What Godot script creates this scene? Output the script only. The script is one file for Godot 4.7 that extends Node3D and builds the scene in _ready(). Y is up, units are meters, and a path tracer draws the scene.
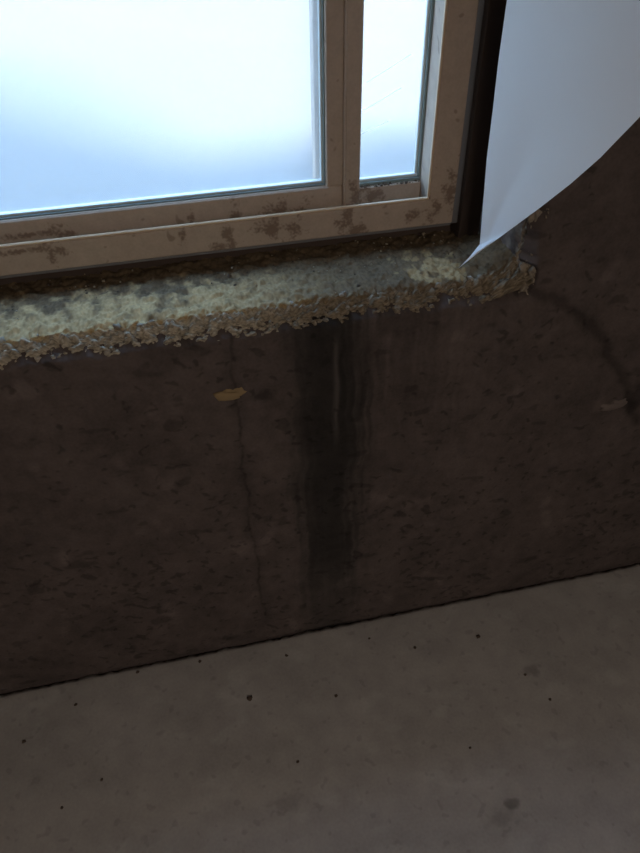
extends Node3D
# A basement window in a bare concrete wall, seen from inside, looking down.
# Wall face in the plane z = 0, room towards +z, outdoors towards -z. Metres.

const OPEN_L := -0.67      # window opening in the concrete
const OPEN_R := 0.553
const OPEN_B := 0.945
const OPEN_T := 1.70
const ROOM_L := -2.3
const ROOM_R := 2.7
const ROOM_Z := 2.9
const ROOM_H := 2.2
const GROUND := 0.93       # snow outside, at the foot of the window

var n_cloud := noise(1.0, 3, 4)
var n_mid := noise(1.0, 11, 3)
var n_fine := noise(1.0, 23, 2)
var n_ridge := noise(1.0, 37, 3)
var M := {}


func _ready() -> void:
	# ---- camera
	var cam := Camera3D.new()
	cam.name = "camera"
	var pitch := deg_to_rad(42.45)
	var yaw := deg_to_rad(11.74)
	var roll := deg_to_rad(-1.127)
	var fwd := Vector3(sin(yaw) * cos(pitch), -sin(pitch), -cos(yaw) * cos(pitch))
	var right := Vector3(cos(yaw), 0, sin(yaw))
	var up := right.cross(fwd)
	cam.transform = Transform3D(Basis(right * cos(roll) + up * sin(roll), up * cos(roll) - right * sin(roll), -fwd), Vector3(0, 1.5758, 0.95))
	cam.fov = rad_to_deg(2.0 * atan(426.5 / 700.0))
	cam.near = 0.02
	cam.far = 200.0
	add_child(cam)
	cam.current = true

	# ---- sky, sun, exposure
	var sm := ProceduralSkyMaterial.new()
	sm.sky_top_color = Color(0.56, 0.74, 0.93)
	sm.sky_horizon_color = Color(0.86, 0.95, 1.0)
	sm.sky_curve = 0.2
	sm.ground_bottom_color = Color(0.8, 0.86, 0.95)
	sm.ground_horizon_color = Color(0.75, 0.86, 1.0)
	sm.energy_multiplier = 6.5
	var sky := Sky.new()
	sky.sky_material = sm
	var env := Environment.new()
	env.background_mode = Environment.BG_SKY
	env.sky = sky
	env.tonemap_mode = Environment.TONE_MAPPER_LINEAR
	env.tonemap_exposure = 1.0
	env.sdfgi_enabled = true
	env.ssao_enabled = true
	env.ssil_enabled = true
	var we := WorldEnvironment.new()
	we.name = "environment"
	we.environment = env
	add_child(we)

	var sun := DirectionalLight3D.new()
	sun.name = "sun"
	sun.light_color = Color(1.0, 0.96, 0.9)
	sun.light_energy = 9.0
	sun.light_angular_distance = 9.0
	sun.shadow_enabled = true
	add_child(sun)
	sun.look_at_from_position(Vector3.ZERO, Vector3(-0.2, -1.0, -0.27), Vector3.UP)

	materials()
	build_wall_back()
	build_shell()
	build_floor()
	build_outdoors()
	build_window()
	build_sheet()
	build_crumbs()


# ---------------------------------------------------------------- helpers
func noise(freq: float, sd: int, oct: int) -> FastNoiseLite:
	var n := FastNoiseLite.new()
	n.noise_type = FastNoiseLite.TYPE_SIMPLEX_SMOOTH
	n.frequency = freq
	n.seed = sd
	n.fractal_octaves = oct
	return n


func mat(c: Color, rough := 0.9) -> StandardMaterial3D:
	# c is a linear base colour
	var m := StandardMaterial3D.new()
	m.albedo_color = c.linear_to_srgb()
	m.roughness = rough
	m.metallic_specular = 0.4
	return m


func picture(w: int, h: int, paint: Callable) -> ImageTexture:
	# paint(column, row) gives a linear colour
	var data := PackedByteArray()
	data.resize(w * h * 3)
	var k := 0
	for j in h:
		for i in w:
			var c: Color = paint.call(i, j)
			c = c.linear_to_srgb()
			data[k] = clampi(int(c.r * 255.0 + 0.5), 0, 255)
			data[k + 1] = clampi(int(c.g * 255.0 + 0.5), 0, 255)
			data[k + 2] = clampi(int(c.b * 255.0 + 0.5), 0, 255)
			k += 3
	return ImageTexture.create_from_image(Image.create_from_data(w, h, false, Image.FORMAT_RGB8, data))


func put(called: String, m: Mesh, material: Material, parent: Node = self) -> MeshInstance3D:
	var o := MeshInstance3D.new()
	o.name = called
	o.mesh = m
	o.material_override = material
	parent.add_child(o, true)
	return o


func tag(o: Node, label: String, category := "", group := "", kind := "") -> void:
	if label:
		o.set_meta("label", label)
	if category:
		o.set_meta("category", category)
	if group:
		o.set_meta("group", group)
	if kind:
		o.set_meta("kind", kind)


func begin() -> SurfaceTool:
	var st := SurfaceTool.new()
	st.begin(Mesh.PRIMITIVE_TRIANGLES)
	return st


func tri(st: SurfaceTool, a: Vector3, b: Vector3, c: Vector3, out: Vector3, uvf: Callable) -> void:
	# winds the face so that it looks along out
	var n := (c - a).cross(b - a)
	if n.dot(out) < 0.0:
		var t := b
		b = c
		c = t
		n = -n
	n = n.normalized()
	for p: Vector3 in [a, b, c]:
		st.set_normal(n)
		st.set_uv(uvf.call(p))
		st.add_vertex(p)


func frame_uv(p: Vector3) -> Vector2:
	return Vector2((p.x + p.z * 0.9 + 0.9) / 1.28, 1.0 - (p.y + 0.8 * (p.z + 0.2) - 0.9) / 0.64)


func box(st: SurfaceTool, lo: Vector3, hi: Vector3, bevel := 0.0015) -> void:
	# a box with chamfered edges
	var c := (lo + hi) / 2.0
	var h := (hi - lo) / 2.0
	var e := minf(bevel, minf(h.x, minf(h.y, h.z)) * 0.6)
	var g := h - Vector3(e, e, e)
	var pt := func(s: Vector3, axis: int) -> Vector3:
		var v := Vector3(s.x * g.x, s.y * g.y, s.z * g.z)
		v[axis] = s[axis] * h[axis]
		return c + v
	var uvf := frame_uv
	for axis in 3:
		var a := (axis + 1) % 3
		var b := (axis + 2) % 3
		for sgn: float in [-1.0, 1.0]:
			var s := Vector3.ZERO
			s[axis] = sgn
			var q := []
			for k: Array in [[-1.0, -1.0], [1.0, -1.0], [1.0, 1.0], [-1.0, 1.0]]:
				var t := s
				t[a] = k[0]
				t[b] = k[1]
				q.append(pt.call(t, axis))
			tri(st, q[0], q[1], q[2], s, uvf)
			tri(st, q[0], q[2], q[3], s, uvf)
		# edges along this axis
		for sa: float in [-1.0, 1.0]:
			for sb: float in [-1.0, 1.0]:
				var s0 := Vector3.ZERO
				s0[axis] = -1.0
				s0[a] = sa
				s0[b] = sb
				var s1 := s0
				s1[axis] = 1.0
				var o := s0
				o[axis] = 0.0
				tri(st, pt.call(s0, a), pt.call(s1, a), pt.call(s1, b), o, uvf)
				tri(st, pt.call(s0, a), pt.call(s1, b), pt.call(s0, b), o, uvf)
	for sx: float in [-1.0, 1.0]:
		for sy: float in [-1.0, 1.0]:
			for sz: float in [-1.0, 1.0]:
				var s := Vector3(sx, sy, sz)
				tri(st, pt.call(s, 0), pt.call(s, 1), pt.call(s, 2), s, uvf)


func boxes(list: Array, bevel := 0.0015) -> ArrayMesh:
	var st := begin()
	for b: Array in list:
		box(st, Vector3(b[0], b[2], b[4]), Vector3(b[1], b[3], b[5]), bevel)
	return st.commit()


func grid(nu: int, nv: int, at: Callable, uvf: Callable, skip: Variant = null, flip := false) -> ArrayMesh:
	# a smooth sheet of nu by nv vertices; at(i, j) -> Vector3
	var pos := PackedVector3Array()
	var uv := PackedVector2Array()
	pos.resize(nu * nv)
	uv.resize(nu * nv)
	for j in nv:
		for i in nu:
			pos[j * nu + i] = at.call(i, j)
			uv[j * nu + i] = uvf.call(i, j)
	var nrm := PackedVector3Array()
	nrm.resize(nu * nv)
	var idx := PackedInt32Array()
	for j in nv - 1:
		for i in nu - 1:
			if skip != null and skip.call(i, j):
				continue
			var a := j * nu + i
			var b := a + 1
			var c := a + nu
			var d := c + 1
			var n := (pos[d] - pos[a]).cross(pos[c] - pos[b])
			if flip:
				n = -n
			nrm[a] += n
			nrm[b] += n
			nrm[c] += n
			nrm[d] += n
			if flip:
				idx.append_array([a, b, c, b, d, c])
			else:
				idx.append_array([a, c, b, b, c, d])
	for k in nrm.size():
		nrm[k] = nrm[k].normalized()
	var arr := []
	arr.resize(Mesh.ARRAY_MAX)
	arr[Mesh.ARRAY_VERTEX] = pos
	arr[Mesh.ARRAY_NORMAL] = nrm
	arr[Mesh.ARRAY_TEX_UV] = uv
	arr[Mesh.ARRAY_INDEX] = idx
	var m := ArrayMesh.new()
	m.add_surface_from_arrays(Mesh.PRIMITIVE_TRIANGLES, arr)
	return m


func lump(r: Vector3, sd: int, rings := 5, segs := 8, rough := 0.3) -> ArrayMesh:
	# an irregular crumb resting on y = 0
	var rng := RandomNumberGenerator.new()
	rng.seed = sd
	var ph := rng.randf() * 100.0
	var at := func(i: int, j: int) -> Vector3:
		var th := PI * j / (rings - 1)
		var fi := TAU * (i % (segs - 1)) / (segs - 1)
		var d := Vector3(sin(th) * cos(fi), cos(th), sin(th) * sin(fi))
		var k := 1.0 + rough * n_mid.get_noise_3d(d.x * 1.3 + ph, d.y * 1.3, d.z * 1.3) * 2.0
		return Vector3(d.x * r.x, d.y * r.y + r.y * 0.7, d.z * r.z) * k
	var uvf := func(i: int, j: int) -> Vector2: return Vector2(float(i) / segs, float(j) / rings)
	return grid(segs, rings, at, uvf)


func smooth(a: float, b: float, x: float) -> float:
	return smoothstep(a, b, x)


func seg(p: Vector2, a: Vector2, b: Vector2) -> float:
	return p.distance_to(Geometry2D.get_closest_point_to_segment(p, a, b))


# ---------------------------------------------------------------- materials
const CRACK := [Vector2(0.052, 0.93), Vector2(0.047, 0.86), Vector2(0.05, 0.74), Vector2(0.044, 0.62), Vector2(0.049, 0.53), Vector2(0.043, 0.44), Vector2(0.052, 0.33), Vector2(0.047, 0.22), Vector2(0.055, 0.1)]
const CRACK_ARC := [Vector2(0.575, 0.925), Vector2(0.638, 0.898), Vector2(0.70, 0.848), Vector2(0.752, 0.79), Vector2(0.80, 0.72), Vector2(0.85, 0.645), Vector2(0.90, 0.55)]


func crack_at(p: Vector2) -> float:
	# distance to the nearer crack
	var d := 9.0
	if p.x > -0.02 and p.x < 0.13:
		var w := Vector2(p.x + 0.006 * n_mid.get_noise_2d(p.y * 22.0, 3.0), p.y)
		for k in CRACK.size() - 1:
			d = minf(d, seg(w, CRACK[k], CRACK[k + 1]))
	elif p.x > 0.5:
		var w := p + Vector2(0.012 * n_mid.get_noise_2d(p.y * 18.0, 7.0), 0.012 * n_mid.get_noise_2d(p.x * 18.0, 9.0))
		for k in CRACK_ARC.size() - 1:
			d = minf(d, seg(w, CRACK_ARC[k], CRACK_ARC[k + 1]) + 0.001)
	return d


func wall_pit(x: float, y: float) -> float:
	# scattered scuffs and voids, in loose clusters
	var w := 0.02 * n_cloud.get_noise_2d(x * 9.0 + 5.0, y * 9.0)
	var where := n_cloud.get_noise_2d(x * 3.2 + 9.0, y * 3.2) + 0.25 * (1.0 - smooth(0.1, 0.7, y))
	return smooth(0.42, 0.62, n_fine.get_noise_2d((x + w) * 30.0 + 40.0, (y - w) * 36.0) + 0.35 * where - 0.06 + 0.12 * n_mid.get_noise_2d(x * 90.0, y * 90.0))


func wall_color(x: float, y: float) -> Color:
	var c := Color(0.1, 0.08, 0.0755)
	var cl := n_cloud.get_noise_2d(x * 5.0, y * 5.0)
	var md := n_mid.get_noise_2d(x * 24.0, y * 24.0)
	var fn := n_fine.get_noise_2d(x * 130.0, y * 130.0)
	var k := 1.0 + 0.3 * cl + 0.2 * md + 0.16 * fn
	# run marks below the sill: damp, dark, with lime streaks
	var wob := 0.012 * n_mid.get_noise_2d(y * 7.0, 1.0)
	var v := n_fine.get_noise_2d((x + wob) * 60.0, y * 3.0)
	var edge_l := smooth(0.125, 0.19, x + wob + 0.02 * v)
	var edge_r := 1.0 - smooth(0.235, 0.315, x + wob + 0.03 * v)
	var low := smooth(0.02, 0.35, y + 0.12 * n_mid.get_noise_2d(x * 14.0, 5.0))
	var damp := edge_l * edge_r * (0.35 + 0.65 * low)
	k *= 1.0 - 0.62 * damp
	var damp2 := smooth(0.10, 0.2, x + wob) * (1.0 - smooth(0.34, 0.46, x + wob)) * smooth(0.25, 0.7, y + 0.1 * v)
	k *= 1.0 - 0.2 * damp2
	k *= 1.0 + 0.18 * v * smooth(0.3, 0.85, y) * smooth(0.1, 0.2, x) * (1.0 - smooth(0.45, 0.6, x))
	var lime := 0.0
	lime += exp(-pow((x - 0.228 - 0.004 * v + wob * 0.3) / 0.0045, 2.0)) * smooth(0.60, 0.72, y) * (1.0 - smooth(0.86, 0.9, y))
	lime += 0.5 * exp(-pow((x - 0.323 + wob * 0.3) / 0.004, 2.0)) * smooth(0.7, 0.76, y) * (1.0 - smooth(0.86, 0.9, y))
	lime += 0.35 * exp(-pow((x - 0.375 + wob * 0.3) / 0.004, 2.0)) * smooth(0.75, 0.8, y) * (1.0 - smooth(0.86, 0.9, y))
	k += lime * 0.55
	# dark pits and scuffs, more of them low down on the left
	var pit := wall_pit(x, y)
	k *= 1.0 - 0.4 * pit
	var scuff := smooth(0.4, 0.55, n_mid.get_noise_2d(x * 9.0 - 20.0, y * 16.0))
	k *= 1.0 - 0.3 * scuff
	var pale := smooth(0.38, 0.62, n_mid.get_noise_2d(x * 7.0 + 70.0, y * 5.0 + 3.0))
	k *= 1.0 + 0.28 * pale
	# cracks
	var d := crack_at(Vector2(x, y))
	if d < 0.03:
		if x < 0.3:
			k *= 1.0 - (0.28 + 0.25 * n_mid.get_noise_2d(x * 3.0, y * 11.0)) * (1.0 - smooth(0.0006, 0.0045, d)) - 0.12 * (1.0 - smooth(0.004, 0.02, d))
		else:
			k *= 1.0 - 0.42 * (1.0 - smooth(0.002, 0.02 + 0.008 * md, d))
	# damp blots beside the two tie stubs
	k *= 1.0 - 0.5 * (1.0 - smooth(0.2, 1.0, Vector2((x - 0.098) / 0.034, (y - 0.782) / 0.02).length() + 0.4 * md))
	k *= 1.0 - 0.5 * (1.0 - smooth(0.3, 1.0, Vector2((x - 0.875) / 0.04, (y - 0.63) / 0.06).length() + 0.4 * md))
	c = c * maxf(k, 0.12)
	# greenish-grey tone in the damp
	c = c.lerp(Color(c.g * 0.9, c.g, c.g * 0.92), 0.3 * damp)
	c.a = 1.0
	return c


func materials() -> void:
	# concrete wall: 2 mm a pixel, x -0.75 .. 1.3, y 0 .. 1.5
	var wall := mat(Color(1, 1, 1), 0.92)
	wall.albedo_texture = picture(1024, 750, func(i: int, j: int) -> Color: return wall_color(-0.75 + (i + 0.5) * 0.002, 1.5 - (j + 0.5) * 0.002))
	M.wall = wall

	# floor slab: smoother, paler, 2.56 m by 1.28 m then repeating
	var fl := mat(Color(1, 1, 1), 0.8)
	fl.albedo_texture = picture(1024, 512, func(i: int, j: int) -> Color:
		var x := -1.28 + (i + 0.5) * 0.0025
		var z := (j + 0.5) * 0.0025
		var k := 1.0 + 0.14 * n_cloud.get_noise_2d(x * 3.0, z * 5.0) + 0.1 * n_mid.get_noise_2d(x * 14.0, z * 14.0) + 0.08 * n_fine.get_noise_2d(x * 120.0, z * 120.0)
		# smudges
		var wv := 0.5 * n_mid.get_noise_2d(x * 30.0, z * 30.0)
		k *= 1.0 - 0.42 * (1.0 - smooth(0.3, 1.0, Vector2((x - 0.492) / 0.028, (z - 0.497) / 0.013).length() + wv))
		k *= 1.0 - 0.2 * (1.0 - smooth(0.3, 1.0, Vector2((x - 0.455) / 0.045, (z - 0.515) / 0.022).length() + wv))
		k *= 1.0 - 0.3 * (1.0 - smooth(0.3, 1.0, Vector2((x - 0.66) / 0.025, (z - 0.23) / 0.02).length() + wv))
		k *= 1.0 - 0.18 * (1.0 - smooth(0.3, 1.0, Vector2((x - 0.03) / 0.05, (z - 0.39) / 0.025).length() + wv))
		var spot := smooth(0.5, 0.62, n_fine.get_noise_2d(x * 26.0 + 90.0, z * 26.0))
		k *= 1.0 - 0.15 * spot
		var pale := smooth(0.25, 0.6, n_mid.get_noise_2d(x * 6.0 + 31.0, z * 9.0))
		var c := Color(0.37, 0.355, 0.345) * k
		c = c.lerp(Color(0.43, 0.42, 0.41) * k, pale * 0.6)
		c.a = 1.0
		return c)
	M.floor = fl

	# broken edge and top of the sill: u along x, v along the profile
	M.sill = mat(Color(1, 1, 1), 0.95)
	M.sill.albedo_texture = picture(1024, 256, func(i: int, j: int) -> Color:
		return sill_color(-0.7 + (i + 0.5) * 0.00125, (j + 0.5) / 256.0))
	M.reveal = mat(Color(1, 1, 1), 0.95)
	M.reveal.albedo_texture = picture(512, 192, func(i: int, j: int) -> Color:
		var y := 0.9 + (i + 0.5) / 512.0 * 0.82
		var s := (j + 0.5) / 192.0
		var md := n_mid.get_noise_2d(y * 22.0, s * 7.0 + 50.0)
		var fn := n_fine.get_noise_2d(y * 110.0, s * 30.0)
		var k := 1.0 + 0.3 * md + 0.3 * fn
		var chip := smooth(0.4, 0.6, s + 0.12 * md) * (1.0 - smooth(1.05, 1.2, y + 0.08 * md))
		var c := Color(0.15, 0.112, 0.095).lerp(Color(0.28, 0.24, 0.19), chip) * k
		c.a = 1.0
		return c)

	# painted window frame with rust-brown dirt
	var marks := [[-0.216, 1.0, 0.022, 0.02], [-0.27, 1.007, 0.05, 0.006], [0.0, 0.995, 0.008, 0.022], [0.078, 0.995, 0.01, 0.028], [0.075, 0.972, 0.022, 0.01], [0.155, 0.998, 0.03, 0.022], [0.2, 0.994, 0.02, 0.02], [0.29, 1.0, 0.016, 0.035], [0.31, 0.975, 0.025, 0.016], [0.425, 0.987, 0.02, 0.012], [0.465, 0.99, 0.02, 0.02], [0.49, 1.03, 0.015, 0.04]]
	var fr := mat(Color(1, 1, 1), 0.55)
	fr.albedo_texture = picture(1024, 512, func(i: int, j: int) -> Color:
		var x := -0.9 + 0.18 + (i + 0.5) * 0.00125
		var y := 1.54 - (j + 0.5) * 0.00125
		var md := n_mid.get_noise_2d(x * 30.0, y * 30.0)
		var fn := n_fine.get_noise_2d(x * 140.0, y * 140.0)
		var c := Color(0.5, 0.405, 0.33) * (1.0 + 0.1 * md + 0.06 * fn)
		var dirt := 0.0
		for q: Array in marks:
			var e := Vector2((x - q[0]) / q[2], (y - q[1]) / q[3]).length()
			if e < 1.8:
				dirt = maxf(dirt, (1.0 - smooth(0.25, 1.0, e * 0.75 - 0.9 * md - 0.5 * fn + 0.15)))
		dirt = maxf(dirt, 0.6 * smooth(0.58, 0.7, n_fine.get_noise_2d(x * 26.0 + 12.0, y * 30.0)))
		c = c.lerp(Color(0.13, 0.075, 0.05), dirt * 0.7)
		c.a = 1.0
		return c)
	M.frame = fr
	M.lip_highlight = mat(Color(0.7, 0.53, 0.36), 0.45)  # light colour that paints the highlight along the frame lip
	M.grey = mat(Color(0.2, 0.2, 0.21), 0.6)
	M.gasket = mat(Color(0.22, 0.28, 0.28), 0.5)
	M.spacer = mat(Color(0.6, 0.66, 0.66), 0.4)
	M.wood = mat(Color(0.09, 0.066, 0.056), 0.9)
	M.dirt = mat(Color(0.1, 0.075, 0.055), 0.95)
	M.stone_tone = mat(Color(0.36, 0.335, 0.28), 0.9)
	M.rubble = mat(Color(0.25, 0.22, 0.175), 0.95)
	M.chip = mat(Color(0.34, 0.29, 0.21), 0.95)
	M.crumb = mat(Color(0.09, 0.066, 0.052), 0.95)
	M.stub = mat(Color(0.3, 0.22, 0.12), 0.9)
	M.stub_grey = mat(Color(0.17, 0.14, 0.13), 0.9)
	M.room = mat(Color(0.3, 0.27, 0.25), 0.95)
	M.snow = mat(Color(0.066, 0.078, 0.092), 0.9)
	M.stucco = mat(Color(0.5, 0.48, 0.45), 0.95)

	# fogged panes: a film of damp that scatters part of the light
	var gl := StandardMaterial3D.new()
	gl.transparency = BaseMaterial3D.TRANSPARENCY_ALPHA
	gl.albedo_color = Color(0.93, 0.98, 1.0, 0.24)
	gl.roughness = 0.35
	gl.backlight_enabled = true
	gl.backlight = Color(1, 1, 1)
	M.glass = gl
	var sme := gl.duplicate()
	sme.albedo_color = Color(0.97, 0.98, 1.0, 0.45)
	M.smear = sme
	var fill_lamp := mat(Color(0.8, 0.78, 0.72), 0.5)  # glowing face of the added fill light
	fill_lamp.emission_enabled = true
	fill_lamp.emission = Color(1.0, 0.93, 0.86)
	fill_lamp.emission_energy_multiplier = 1.0
	M.fill_lamp = fill_lamp

	var sh := mat(Color(0.87, 0.89, 0.92), 0.6)
	M.sheet = sh


func sill_color(x: float, s: float) -> Color:
	# s runs 0 at the window to 1 under the broken edge
	var md := n_mid.get_noise_2d(x * 26.0, s * 8.0)
	var fn := n_fine.get_noise_2d(x * 150.0, s * 44.0)
	var cl := n_cloud.get_noise_2d(x * 6.0, s * 2.0 + 4.0)
	var c := Color(0.44, 0.32, 0.165)
	var clean := smooth(0.22, 0.42, s + 0.2 * md + 0.12 * cl) * (1.0 - smooth(0.02, 0.3, x + 0.12 * md))
	# a pale scraped patch near the right end
	clean = maxf(clean, 1.0 - smooth(0.6, 1.1, Vector2((x - 0.425) / 0.055, (s - 0.38) / 0.12).length() + 1.1 * md + 0.3 * fn))
	clean = maxf(clean, 0.55 * (1.0 - smooth(0.5, 1.1, Vector2((x - 0.13) / 0.05, (s - 0.36) / 0.1).length() + 0.6 * md)))
	c = Color(0.16, 0.115, 0.068).lerp(c, clean)
	# grey fracture face
	var face := smooth(0.52, 0.6, s + 0.05 * md)
	c = c.lerp(Color(0.42, 0.395, 0.335).lerp(Color(0.25, 0.21, 0.155), smooth(0.0, 0.25, x)), face * 0.8)
	c *= 1.0 + 0.28 * md + 0.3 * fn
	# pale stones, and dark mottles painted as shade in the broken hollows
	var stone_tone := n_fine.get_noise_2d(x * 85.0 + 33.0, s * 26.0)
	c *= 1.0 + face * (0.2 * smooth(0.1, 0.35, stone_tone) - 0.35 * smooth(0.12, 0.4, -stone_tone))
	var pit := smooth(0.3, 0.5, n_fine.get_noise_2d(x * 60.0 + 5.0, s * 20.0) + 0.3 * cl)
	c *= 1.0 - 0.2 * pit
	c.a = 1.0
	return c


# ---------------------------------------------------------------- the wall with the window
func lines(lo: float, fine_lo: float, fine_hi: float, hi: float, step: float, coarse: float) -> PackedFloat32Array:
	var a := PackedFloat32Array()
	var x := lo
	while x < fine_lo - coarse * 0.5:
		a.append(x)
		x += coarse
	var n := int(round((fine_hi - fine_lo) / step))
	for k in n + 1:
		a.append(fine_lo + (fine_hi - fine_lo) * k / n)
	x = fine_hi + coarse
	while x < hi - coarse * 0.3:
		a.append(x)
		x += coarse
	a.append(hi)
	return a


func wall_z(x: float, y: float) -> float:
	var z := 0.0012 * n_mid.get_noise_2d(x * 30.0, y * 30.0) + 0.002 * n_cloud.get_noise_2d(x * 5.0, y * 5.0)
	z += 0.0007 * n_fine.get_noise_2d(x * 110.0, y * 110.0)
	z -= 0.0012 * wall_pit(x, y)
	var d := crack_at(Vector2(x, y))
	if x < 0.3:
		z -= 0.002 * (1.0 - smooth(0.0, 0.005, d))
	else:
		z -= 0.0025 * (1.0 - smooth(0.0, 0.01, d))
	# broken away along the opening
	var jag := 0.007 * n_ridge.get_noise_2d(x * 16.0, 2.0) + 0.004 * n_fine.get_noise_2d(x * 70.0, 2.0) + 0.002
	var jag2 := 0.014 * n_ridge.get_noise_2d(y * 16.0, 8.0) + 0.004 * n_fine.get_noise_2d(y * 90.0, 8.0)
	var over := y - (OPEN_B - 0.034 + jag)
	var side := (OPEN_R + 0.02 + jag2) - x
	if over > 0.0 and over < 0.06 and side > 0.0 and x > OPEN_L - 0.03:
		z -= minf(over, side + 0.02) * 2.2
	elif over > 0.0 and y < OPEN_T and x > OPEN_R - 0.01 and side > 0.0:
		z -= side * 1.5
	return z


func chewed(along: float, at: float) -> float:
	# broken concrete: lumps of 5 to 20 mm with sharp hollows between them
	var a := n_ridge.get_noise_2d(along * 34.0, at * 34.0)
	var b := absf(n_mid.get_noise_2d(along * 36.0 + 17.0, at * 36.0))
	var c := n_fine.get_noise_2d(along * 85.0, at * 85.0)
	var big := n_cloud.get_noise_2d(along * 11.0, at * 8.0 + 60.0)
	return 0.013 * a - 0.010 * (0.28 - minf(b, 0.28)) / 0.28 + 0.007 * c + 0.007 * big + 0.002


func build_wall_back() -> void:
	var root := Node3D.new()
	root.name = "wall_back"
	add_child(root)
	tag(root, "dark damp-stained bare concrete wall below and around the window", "", "", "structure")
	var xs := lines(ROOM_L, -0.75, 1.25, ROOM_R, 0.005, 0.15)
	var ys := lines(-0.01, -0.01, 1.5, ROOM_H, 0.005, 0.12)
	var at := func(i: int, j: int) -> Vector3: return Vector3(xs[i], ys[j], wall_z(xs[i], ys[j]))
	var uvf := func(i: int, j: int) -> Vector2: return Vector2((xs[i] + 0.75) / 2.048, 1.0 - ys[j] / 1.5)
	var skip := func(i: int, j: int) -> bool: return xs[i + 1] > OPEN_L and xs[i] < OPEN_R + 0.002 and ys[j] > OPEN_B - 0.014 and ys[j + 1] < OPEN_T
	put("face", grid(xs.size(), ys.size(), at, uvf, skip, true), M.wall, root)
	# the body of the wall, and the storey's outer skin up to the roof edge
	var zb := -0.3
	var zf := -0.045
	put("core", boxes([
		[ROOM_L - 0.2, ROOM_R + 0.2, -0.3, OPEN_B - 0.05, zb, zf],
		[ROOM_L - 0.2, OPEN_L - 0.02, OPEN_B - 0.05, ROOM_H + 0.02, zb, zf],
		[OPEN_R + 0.05, ROOM_R + 0.2, OPEN_B - 0.05, ROOM_H + 0.02, zb, zf],
		[OPEN_L - 0.02, OPEN_R + 0.05, OPEN_T + 0.02, ROOM_H + 0.02, zb, zf]], 0.0), M.stucco, root)
	# sill with its crumbled front edge
	# profile: x is the distance behind the wall face, y the drop below the sill top
	var prof := PackedVector2Array()
	var away := PackedVector2Array()   # outward direction at each point: x towards the room, y up
	var arc := PackedFloat32Array()
	var rag := PackedFloat32Array()    # how broken the concrete is there
	var nb := 70
	var nf := 30
	for k in nb:
		var t := k / float(nb)
		prof.append(Vector2(0.275 - 0.24 * t, 0.018 - 0.018 * smooth(0.1, 0.85, t)))
		away.append(Vector2(0.0, 1.0))
		rag.append(smooth(0.93, 1.0, t) * 0.4)
	for k in nf + 1:
		var t := k / float(nf)
		prof.append(Vector2(0.035 - 0.031 * pow(t, 0.9), 0.038 * pow(t, 1.3)))
		away.append(Vector2(0.25 + 0.5 * t, 0.97 - 0.4 * t))
		rag.append(lerpf(0.4, 1.0, smooth(0.0, 0.3, t)) * (1.0 - smooth(0.94, 1.0, t)))
	prof.append(Vector2(0.02, 0.06))
	away.append(Vector2(0.0, 0.0))
	rag.append(0.0)
	var n := prof.size()
	arc.resize(n)
	for k in range(1, n):
		arc[k] = arc[k - 1] + prof[k].distance_to(prof[k - 1])
	var share := func(j: int) -> float: return 0.5 * j / nb if j < nb else 0.5 + 0.5 * (j - nb) / float(n - nb)
	var nx := 560
	var x0 := OPEN_L - 0.03
	var x1 := OPEN_R + 0.03
	var sat := func(i: int, j: int) -> Vector3:
		var x := x0 + (x1 - x0) * i / (nx - 1)
		var q := prof[j]
		var lowish := 0.004 * n_cloud.get_noise_2d(x * 5.0, 20.0)
		var bump := 0.006 * n_mid.get_noise_2d(x * 26.0, arc[j] * 26.0) + 0.003 * n_fine.get_noise_2d(x * 95.0, arc[j] * 95.0)
		var out := bump + rag[j] * chewed(x, arc[j])
		# fillet of rubble into the right-hand corner
		var fill := 0.03 * pow(smooth(0.46, 0.56, x), 2.0) * (1.0 - smooth(0.03, 0.2, absf(q.x - 0.05)))
		return Vector3(x, OPEN_B - q.y + lowish + away[j].y * out + fill, -q.x + away[j].x * out)
	var suv := func(i: int, j: int) -> Vector2:
		var x := x0 + (x1 - x0) * i / (nx - 1)
		return Vector2((x + 0.7) / 1.28, share.call(j))
	var sill := put("window_sill", grid(nx, n, sat, suv), M.sill, root)
	# stones standing out of the broken edge
	var rng := RandomNumberGenerator.new()
	rng.seed = 12
	var kinds := []
	for k in 8:
		kinds.append(lump(Vector3(0.0055, 0.004, 0.005), 700 + k, 6, 8, 0.5))
	for tone in 2:
		var st := begin()
		for k in 36:
			var i := rng.randi_range(4, nx - 5)
			var p: Vector3 = sat.call(i, rng.randi_range(nb - 2, nb + nf - 6))
			var sc := rng.randf_range(0.35, 1.3)
			st.append_from(kinds[k % 8], 0, Transform3D(Basis.from_euler(Vector3(rng.randf() * TAU, rng.randf() * TAU, 0)).scaled(Vector3(sc, sc, sc)), p - Vector3(0, 0.0015, 0.001)))
		var stones := put("aggregate", st.commit(), [M.stone_tone, M.rubble][tone], root)
		stones.set_meta("kind", "stuff")
	tag(sill, "crumbling cream concrete sill with a broken front edge")
	# right-hand reveal, chipped at the foot
	var ny := 240
	var rat := func(i: int, j: int) -> Vector3:
		var y := 0.9 + 0.82 * i / (ny - 1)
		var q := prof[j]
		var foot := 1.0 - smooth(1.05, 1.2, y)
		var bump := 0.003 * n_mid.get_noise_2d(y * 24.0, arc[j] * 24.0 + 90.0) + 0.0015 * n_fine.get_noise_2d(y * 95.0, arc[j] * 95.0)
		var out := bump + rag[j] * (0.35 + 0.65 * foot) * chewed(y, arc[j] + 3.0)
		return Vector3(OPEN_R + q.y * 0.75 - away[j].y * out, y, -q.x + away[j].x * out)
	var ruv := func(i: int, j: int) -> Vector2: return Vector2(float(i) / (ny - 1), share.call(j))
	put("reveal", grid(ny, n, rat, ruv, null, true), M.reveal, root)
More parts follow.
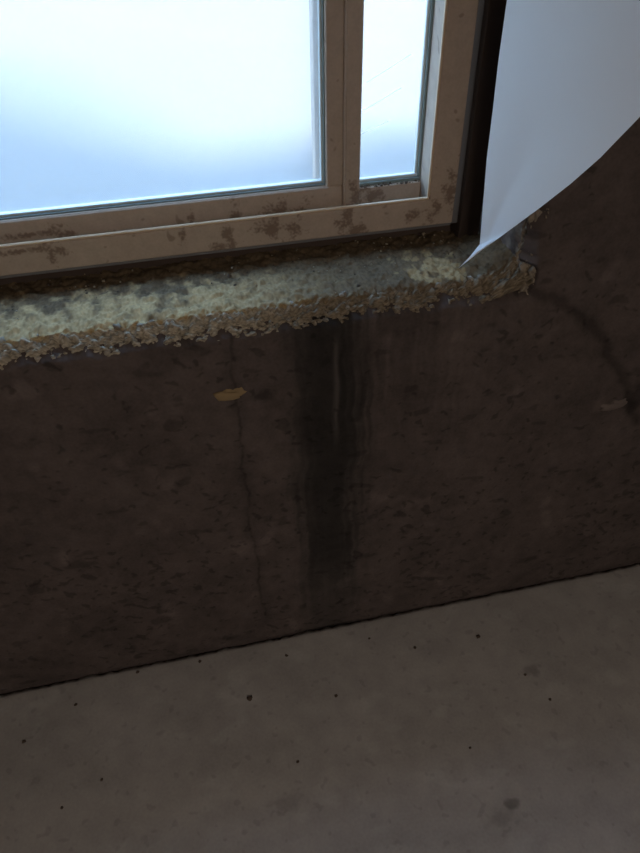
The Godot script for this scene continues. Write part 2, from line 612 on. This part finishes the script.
	put("reveal", boxes([[OPEN_L - 0.03, OPEN_L, OPEN_B - 0.03, OPEN_T + 0.02, -0.29, -0.003]], 0.002), M.room, root)
	put("reveal", boxes([[OPEN_L - 0.03, OPEN_R + 0.03, OPEN_T, OPEN_T + 0.03, -0.29, -0.003]], 0.002), M.room, root)
	# two form-tie stubs left in the face
	var stub := put("tie_stub", lump(Vector3(0.027, 0.0125, 0.008), 5, 9, 14, 0.3), M.stub, root)
	stub.position = Vector3(0.036, 0.789, -0.001)
	stub.rotation.z = deg_to_rad(-3)
	tag(stub, "ochre stub of a form tie set in the wall beside the crack")
	var stub2 := put("tie_stub", lump(Vector3(0.03, 0.011, 0.007), 9, 9, 14, 0.3), M.stub_grey, root)
	stub2.position = Vector3(0.822, 0.608, 0.0)
	stub2.rotation.z = deg_to_rad(6)
	tag(stub2, "grey stub of a form tie below the curved crack")


func build_shell() -> void:
	var t := 0.2
	var o := put("wall_left", boxes([[ROOM_L - t, ROOM_L, -0.3, ROOM_H, -0.04, ROOM_Z + t]], 0.0), M.room)
	tag(o, "bare basement wall on the left", "", "", "structure")
	o = put("wall_right", boxes([[ROOM_R, ROOM_R + t, -0.3, ROOM_H, -0.04, ROOM_Z + t]], 0.0), M.room)
	tag(o, "bare basement wall on the right", "", "", "structure")
	o = put("wall_front", boxes([[ROOM_L, ROOM_R, -0.3, ROOM_H, ROOM_Z, ROOM_Z + t]], 0.0), M.room)
	tag(o, "bare basement wall behind the camera", "", "", "structure")
	o = put("ceiling", boxes([[ROOM_L - t, ROOM_R + t, ROOM_H, ROOM_H + 0.1, -0.3, ROOM_Z + t]], 0.0), M.room)
	tag(o, "basement ceiling above the window", "", "", "structure")
	# unseen storey block added over the left part to cast shade outdoors
	o = put("wall_shade_block", boxes([[ROOM_L - t, 0.4, ROOM_H + 0.1, 5.6, -0.3, ROOM_Z + t]], 0.0), M.stucco)
	tag(o, "unseen storey block added to cast shade on the ground outside", "", "", "structure")
	o = put("wall_shade_parapet", boxes([[0.4, ROOM_R + t, ROOM_H + 0.1, 2.75, -0.3, -0.15]], 0.0), M.stucco)  # added unseen block, shades the ground beyond the right pane
	tag(o, "unseen low parapet added to cast shade on the ground outside", "", "", "structure")
	# unseen warm fill light added behind the camera to brighten the room
	var d := Node3D.new()
	d.name = "added_lamp"
	add_child(d)
	d.position = Vector3(0.1, ROOM_H, 2.2)
	tag(d, "unseen square warm fill light added behind the camera", "fill_lamp")
	put("housing", boxes([[-0.3, 0.3, -0.05, 0.0, -0.3, 0.3]], 0.006), M.stucco, d)
	put("diffuser", boxes([[-0.28, 0.28, -0.06, -0.05, -0.28, 0.28]], 0.003), M.fill_lamp, d)
	var l := AreaLight3D.new()
	l.name = "fill_light"
	l.light_color = Color(1.0, 0.93, 0.86)
	l.light_energy = 1.8
	l.area_size = Vector2(0.56, 0.56)
	l.area_range = 12.0
	l.shadow_enabled = true
	d.add_child(l)
	l.position = Vector3(0, -0.065, 0)
	l.rotation.x = -PI / 2


func build_floor() -> void:
	var root := Node3D.new()
	root.name = "floor"
	add_child(root)
	tag(root, "pale grey concrete floor slab at the foot of the wall", "", "", "structure")
	var xs := lines(ROOM_L, -0.9, 1.4, ROOM_R, 0.008, 0.2)
	var zs := lines(0.0, 0.0, 0.9, ROOM_Z, 0.008, 0.2)
	var at := func(i: int, j: int) -> Vector3:
		var x := xs[i]
		var z := zs[j]
		var y := 0.0016 * n_cloud.get_noise_2d(x * 4.0, z * 4.0) + 0.0006 * n_mid.get_noise_2d(x * 22.0, z * 22.0)
		if j == 0:
			return Vector3(x, -0.02, 0.004 + 0.005 * n_mid.get_noise_2d(x * 30.0, 4.0))
		if j == 1:
			z = 0.005 + 0.006 * n_mid.get_noise_2d(x * 30.0, 4.0) + 0.003 * n_fine.get_noise_2d(x * 80.0, 4.0)
			y -= 0.002
		return Vector3(x, y, z)
	var uvf := func(i: int, j: int) -> Vector2: return Vector2((xs[i] + 1.28) / 2.56, zs[j] / 1.28)
	put("slab", grid(xs.size(), zs.size(), at, uvf), M.floor, root)
	put("slab_bed", boxes([[ROOM_L, ROOM_R, -0.3, -0.021, -0.04, ROOM_Z]], 0.0), M.wood, root)


# ---------------------------------------------------------------- outdoors
func build_outdoors() -> void:
	var xs := lines(-14.0, -2.2, 2.8, 14.0, 0.06, 0.6)
	var zs := lines(-16.0, -4.0, -0.31, -0.31, 0.06, 0.6)
	var at := func(i: int, j: int) -> Vector3:
		var x := xs[i]
		var z := zs[j]
		var far := smooth(0.3, 4.0, -z)
		var y := GROUND - 0.02 + 0.02 * n_cloud.get_noise_2d(x * 0.9, z * 0.9) + 0.012 * n_mid.get_noise_2d(x * 2.6, z * 2.6) + 0.12 * far
		return Vector3(x, y, z)
	var uvf := func(i: int, j: int) -> Vector2: return Vector2(xs[i], zs[j])
	var o := put("frosty_ground", grid(xs.size(), zs.size(), at, uvf), M.snow)
	tag(o, "pale bluish ground outside behind the fogged window panes", "ground", "", "stuff")


# ---------------------------------------------------------------- window
func build_window() -> void:
	var w := Node3D.new()
	w.name = "window_1"
	w.position = Vector3.ZERO
	add_child(w)
	tag(w, "beige sliding basement window with fogged panes", "", "", "structure")
	var L := -0.62
	var R := 0.501
	var B := 0.965
	var T := 1.645
	var zf := -0.2
	# rough wooden buck between frame and concrete
	put("buck_board", boxes([[OPEN_L + 0.002, OPEN_R - 0.001, 0.9, B - 0.006, -0.295, -0.245]]), M.wood, w)
	put("buck_board", boxes([[R + 0.016, OPEN_R + 0.004, 0.93, OPEN_T, -0.295, -0.2]]), M.wood, w)
	put("buck_board", boxes([[OPEN_L - 0.002, L - 0.016, 0.93, OPEN_T, -0.295, -0.23]]), M.wood, w)
	put("buck_board", boxes([[OPEN_L, OPEN_R, T + 0.008, OPEN_T + 0.002, -0.295, -0.222]]), M.wood, w)
	# nailing fin, grey, seen as a narrow strip beside and below the frame
	put("fin", boxes([[R - 0.001, R + 0.016, B - 0.008, T + 0.01, -0.28, -0.213]]), M.grey, w)
	put("fin", boxes([[L - 0.016, R - 0.001, B - 0.007, B + 0.001, -0.28, -0.205]]), M.grey, w)
	# outer frame
	put("frame_sill", boxes([[L, R, B, 1.017, zf - 0.008, zf], [L, R, B, 0.986, -0.285, zf - 0.006]], 0.0025), M.frame, w)
	put("frame_jamb", boxes([[0.451, R, 1.0155, T, zf - 0.007, zf + 0.0002], [0.451, 0.47, 0.986, T, -0.285, zf - 0.006]], 0.0018), M.frame, w)
	put("frame_jamb", boxes([[L, L + 0.05, 1.0155, T, zf - 0.007, zf + 0.0002], [L + 0.03, L + 0.05, 0.986, T, -0.285, zf - 0.006]], 0.0018), M.frame, w)
	put("frame_head", boxes([[L, R, T - 0.05, T, zf - 0.008, zf - 0.001], [L, R, T - 0.02, T, -0.285, zf - 0.006]], 0.0018), M.frame, w)
	# pale strip added along lip and jamb edge, its colour painting the highlight
	put("lip_highlight_strip", boxes([[L + 0.05, 0.4505, 1.0165, 1.0205, zf - 0.0075, zf - 0.0005], [0.4475, 0.4512, 1.0205, T - 0.05, zf - 0.0075, zf - 0.0005]], 0.0012), M.lip_highlight, w)
	# fixed light on the right, set further out
	var fx := Node3D.new()
	fx.name = "fixed_light"
	w.add_child(fx)
	put("glazing_bead", boxes([[0.27, 0.4505, 0.986, 1.030, -0.276, -0.25]]), M.frame, fx)
	put("glazing_bead", boxes([[0.25, 0.268, 0.986, T - 0.02, -0.276, -0.25]]), M.frame, fx)
	put("gasket", boxes([[0.268, 0.4505, 1.030, 1.0365, -0.27, -0.256], [0.4455, 0.4508, 1.0365, T - 0.02, -0.27, -0.258]], 0.001), M.gasket, fx)
	put("spacer", boxes([[0.268, 0.446, 1.0365, 1.042, -0.27, -0.260], [0.441, 0.446, 1.042, T - 0.02, -0.27, -0.262]], 0.001), M.spacer, fx)
	put("pane", boxes([[0.268, 0.45, 1.032, T - 0.02, -0.2660, -0.2658]], 0.0), M.glass, fx)
	for q: Array in [[0.345, 1.205, 0.085, 27.0, 0.0022], [0.335, 1.157, 0.08, 26.0, 0.0024], [0.33, 1.118, 0.06, 20.0, 0.0016]]:
		var sm := put("smear", boxes([[0, q[2], 0, q[4], -0.0001, 0.0001]], 0.0), M.smear, fx)
		sm.position = Vector3(q[0], q[1], -0.2655)
		sm.rotation.z = deg_to_rad(q[3])
	# sliding sash on the left, in the inner track
	var sa := Node3D.new()
	sa.name = "sash"
	w.add_child(sa)
	var x0 := L + 0.052
	var zs := -0.2215   # face of the sash
	put("rail", boxes([[x0, 0.294, 0.99, 1.0525, -0.25, zs]], 0.003), M.frame, sa)
	put("rail", boxes([[x0, 0.325, 1.575, 1.615, -0.25, zs]], 0.002), M.frame, sa)
	put("stile", boxes([[0.2635, 0.2945, 1.052, 1.575, -0.25, zs - 0.0003], [0.2935, 0.2985, 0.99, 1.6, -0.24, zs + 0.005], [0.298, 0.3255, 0.99, 1.6, -0.25, zs - 0.002]], 0.002), M.frame, sa)
	put("stile", boxes([[x0, x0 + 0.035, 1.052, 1.575, -0.25, zs - 0.0003]], 0.002), M.frame, sa)
	put("gasket", boxes([[x0 + 0.034, 0.2645, 1.0522, 1.0555, -0.244, zs - 0.006], [0.2605, 0.2637, 1.055, 1.576, -0.244, zs - 0.006]], 0.001), M.gasket, sa)
	put("spacer", boxes([[x0 + 0.034, 0.2608, 1.0553, 1.0595, -0.244, zs - 0.010], [0.2568, 0.2608, 1.059, 1.576, -0.244, zs - 0.010]], 0.0008), M.spacer, sa)
	put("pane", boxes([[x0 + 0.03, 0.265, 1.05, 1.58, -0.2370, -0.2368]], 0.0), M.glass, sa)
	# dirt in the open track under the fixed light
	var st := begin()
	var rng := RandomNumberGenerator.new()
	rng.seed = 77
	var variants := []
	for k in 6:
		variants.append(lump(Vector3(0.004, 0.0025, 0.0035), 200 + k, 5, 7, 0.4))
	for k in 170:
		var s := rng.randf_range(0.4, 1.6)
		var p := Vector3(rng.randf_range(0.322, 0.448), 0.985 + 0.006 * rng.randf(), rng.randf_range(-0.248, -0.209))
		if k % 5 == 0:
			p = Vector3(rng.randf_range(0.33, 0.448), 1.0295, rng.randf_range(-0.256, -0.25))
			s *= 0.6
		st.append_from(variants[k % 6], 0, Transform3D(Basis(Vector3.UP, rng.randf() * TAU).scaled(Vector3(s, s, s)), p))
	var dirt := put("track_dirt", st.commit(), M.dirt, w)
	tag(dirt, "dark dirt lying in the window track", "", "", "stuff")


# ---------------------------------------------------------------- the hanging sheet
func build_sheet() -> void:
	# hangs slantwise past the right-hand corner of the opening; tip rests on the sill
	var left := [Vector3(0.466, 0.947, -0.069), Vector3(0.484, 0.968, -0.068), Vector3(0.503, 0.985, -0.076), Vector3(0.501, 1.054, -0.082), Vector3(0.498, 1.128, -0.087), Vector3(0.497, 1.205, -0.089), Vector3(0.496, 1.274, -0.092), Vector3(0.496, 1.351, -0.093), Vector3(0.496, 1.44, -0.093), Vector3(0.496, 1.54, -0.093), Vector3(0.496, 1.66, -0.093)]
	var low := [Vector3(0.466, 0.947, -0.069), Vector3(0.498, 0.978, -0.062), Vector3(0.525, 1.028, -0.029), Vector3(0.547, 1.090, 0.020), Vector3(0.565, 1.142, 0.059), Vector3(0.580, 1.192, 0.093), Vector3(0.589, 1.226, 0.112), Vector3(0.597, 1.257, 0.130), Vector3(0.62, 1.34, 0.18), Vector3(0.645, 1.43, 0.235), Vector3(0.67, 1.53, 0.29)]
	var nu := 24
	var nv := 61
	var along := func(pts: Array, t: float) -> Vector3:
		var f := t * (pts.size() - 1)
		var k := mini(int(f), pts.size() - 2)
		return (pts[k] as Vector3).lerp(pts[k + 1], f - k)
	var mid := func(i: int, j: int) -> Vector3:
		var t := j / float(nv - 1)
		var u := i / float(nu - 1)
		var a: Vector3 = along.call(left, t)
		var b: Vector3 = along.call(low, t)
		var p := a.lerp(b, u)
		var belly := sin(u * PI) * (0.005 * smooth(0.4, 0.9, t) + 0.003 * n_cloud.get_noise_2d(u * 0.8, t * 1.6))
		return p + Vector3(-0.9, 0, 0.4) * belly
	var uvf := func(i: int, j: int) -> Vector2: return Vector2(i / float(nu), j / float(nv))
	var st := begin()
	var th := Vector3(-0.0004, 0, 0.0002)
	st.append_from(grid(nu, nv, func(i: int, j: int) -> Vector3: return mid.call(i, j) + th, uvf, null, true), 0, Transform3D())
	st.append_from(grid(nu, nv, func(i: int, j: int) -> Vector3: return mid.call(i, j) - th, uvf), 0, Transform3D())
	var o := put("hanging_sheet", st.commit(), M.sheet)
	tag(o, "pale blue-grey paper sheet hanging with its pointed tip on the sill", "sheet")


# ---------------------------------------------------------------- crumbs
func build_crumbs() -> void:
	var rng := RandomNumberGenerator.new()
	rng.seed = 4
	# loose dirt on the sill
	var variants := []
	for k in 8:
		variants.append(lump(Vector3(0.004, 0.003, 0.0036), 300 + k, 5, 7, 0.4))
	var heap := Node3D.new()
	heap.name = "sill_debris"
	add_child(heap)
	tag(heap, "loose dirt and concrete chips scattered over the sill", "debris", "", "stuff")
	for pass_ in 2:
		var st := begin()
		for k in [260, 150][pass_]:
			var x := rng.randf_range(-0.62, 0.53)
			var z := -0.215 + 0.19 * pow(rng.randf(), 1.7)
			if n_cloud.get_noise_2d(x * 7.0, z * 9.0 + 30.0) < rng.randf_range(-0.3, 0.35) - 0.3 * smooth(0.0, 0.25, x):
				continue
			var s := rng.randf_range(0.2, 0.6) * (1.8 if rng.randf() < 0.06 else 1.0)
			st.append_from(variants[k % 8], 0, Transform3D(Basis(Vector3.UP, rng.randf() * TAU).scaled(Vector3(s, s * 0.8, s)), Vector3(x, OPEN_B - 0.004 + 0.0015 + 0.004 * n_cloud.get_noise_2d(x * 5.0, 20.0), z)))
		put(["dirt", "chips"][pass_], st.commit(), [M.dirt, M.chip][pass_], heap).set_meta("kind", "stuff")
	# single crumbs on the floor
	var spots := [
		[0.184, 0.187, 1.0, "small dark crumb on the floor below the damp stain, a hand from the wall"],
		[-0.014, 0.149, 1.5, "largest dark crumb on the floor, below the cracked stretch of wall"],
		[0.566, 0.117, 1.4, "big dark crumb on the floor close to the wall, right of the stain"],
		[-0.352, 0.258, 0.9, "dark crumb alone on the left part of the floor, away from the wall"],
		[0.068, 0.315, 0.9, "dark crumb in the middle of the floor, farther out than its neighbours"],
		[-0.269, 0.022, 1.0, "dark crumb touching the foot of the wall on the left"],
		[-0.413, 0.072, 0.9, "tiny dark crumb near the wall, second from the left edge"],
		[-0.524, 0.135, 1.1, "dark crumb on the floor at the left edge of the picture"],
		[-0.12, 0.028, 1.0, "dark crumb at the foot of the wall just left of the crack"],
		[0.403, 0.11, 0.9, "tiny dark crumb near the wall between the stain and the big right crumb"],
		[0.637, 0.237, 0.9, "dark crumb beside the grey smudge on the right of the floor"],
		[0.445, 0.37, 0.7, "tiniest dark crumb, above the dark smudge low on the right"],
		[0.667, 0.307, 0.8, "rightmost dark crumb on the floor"],
		[-0.434, 0.297, 0.9, "lowest dark crumb on the left of the floor"],
		[0.09, 0.06, 0.9, "dark crumb at the foot of the wall just right of the crack"],
		[0.3, 0.06, 0.7, "tiny dark crumb at the wall foot right of the damp stain"]]
	for k in spots.size():
		var s: Array = spots[k]
		var o := put("crumb", lump(Vector3(0.004, 0.0022, 0.0035) * float(s[2]), 500 + k, 6, 9, 0.35), M.crumb)
		o.name = "crumb" if k == 0 else "crumb_%03d" % k
		o.position = Vector3(s[0], 0.0005, s[1])
		tag(o, s[3], "crumb", "crumbs scattered over the floor")
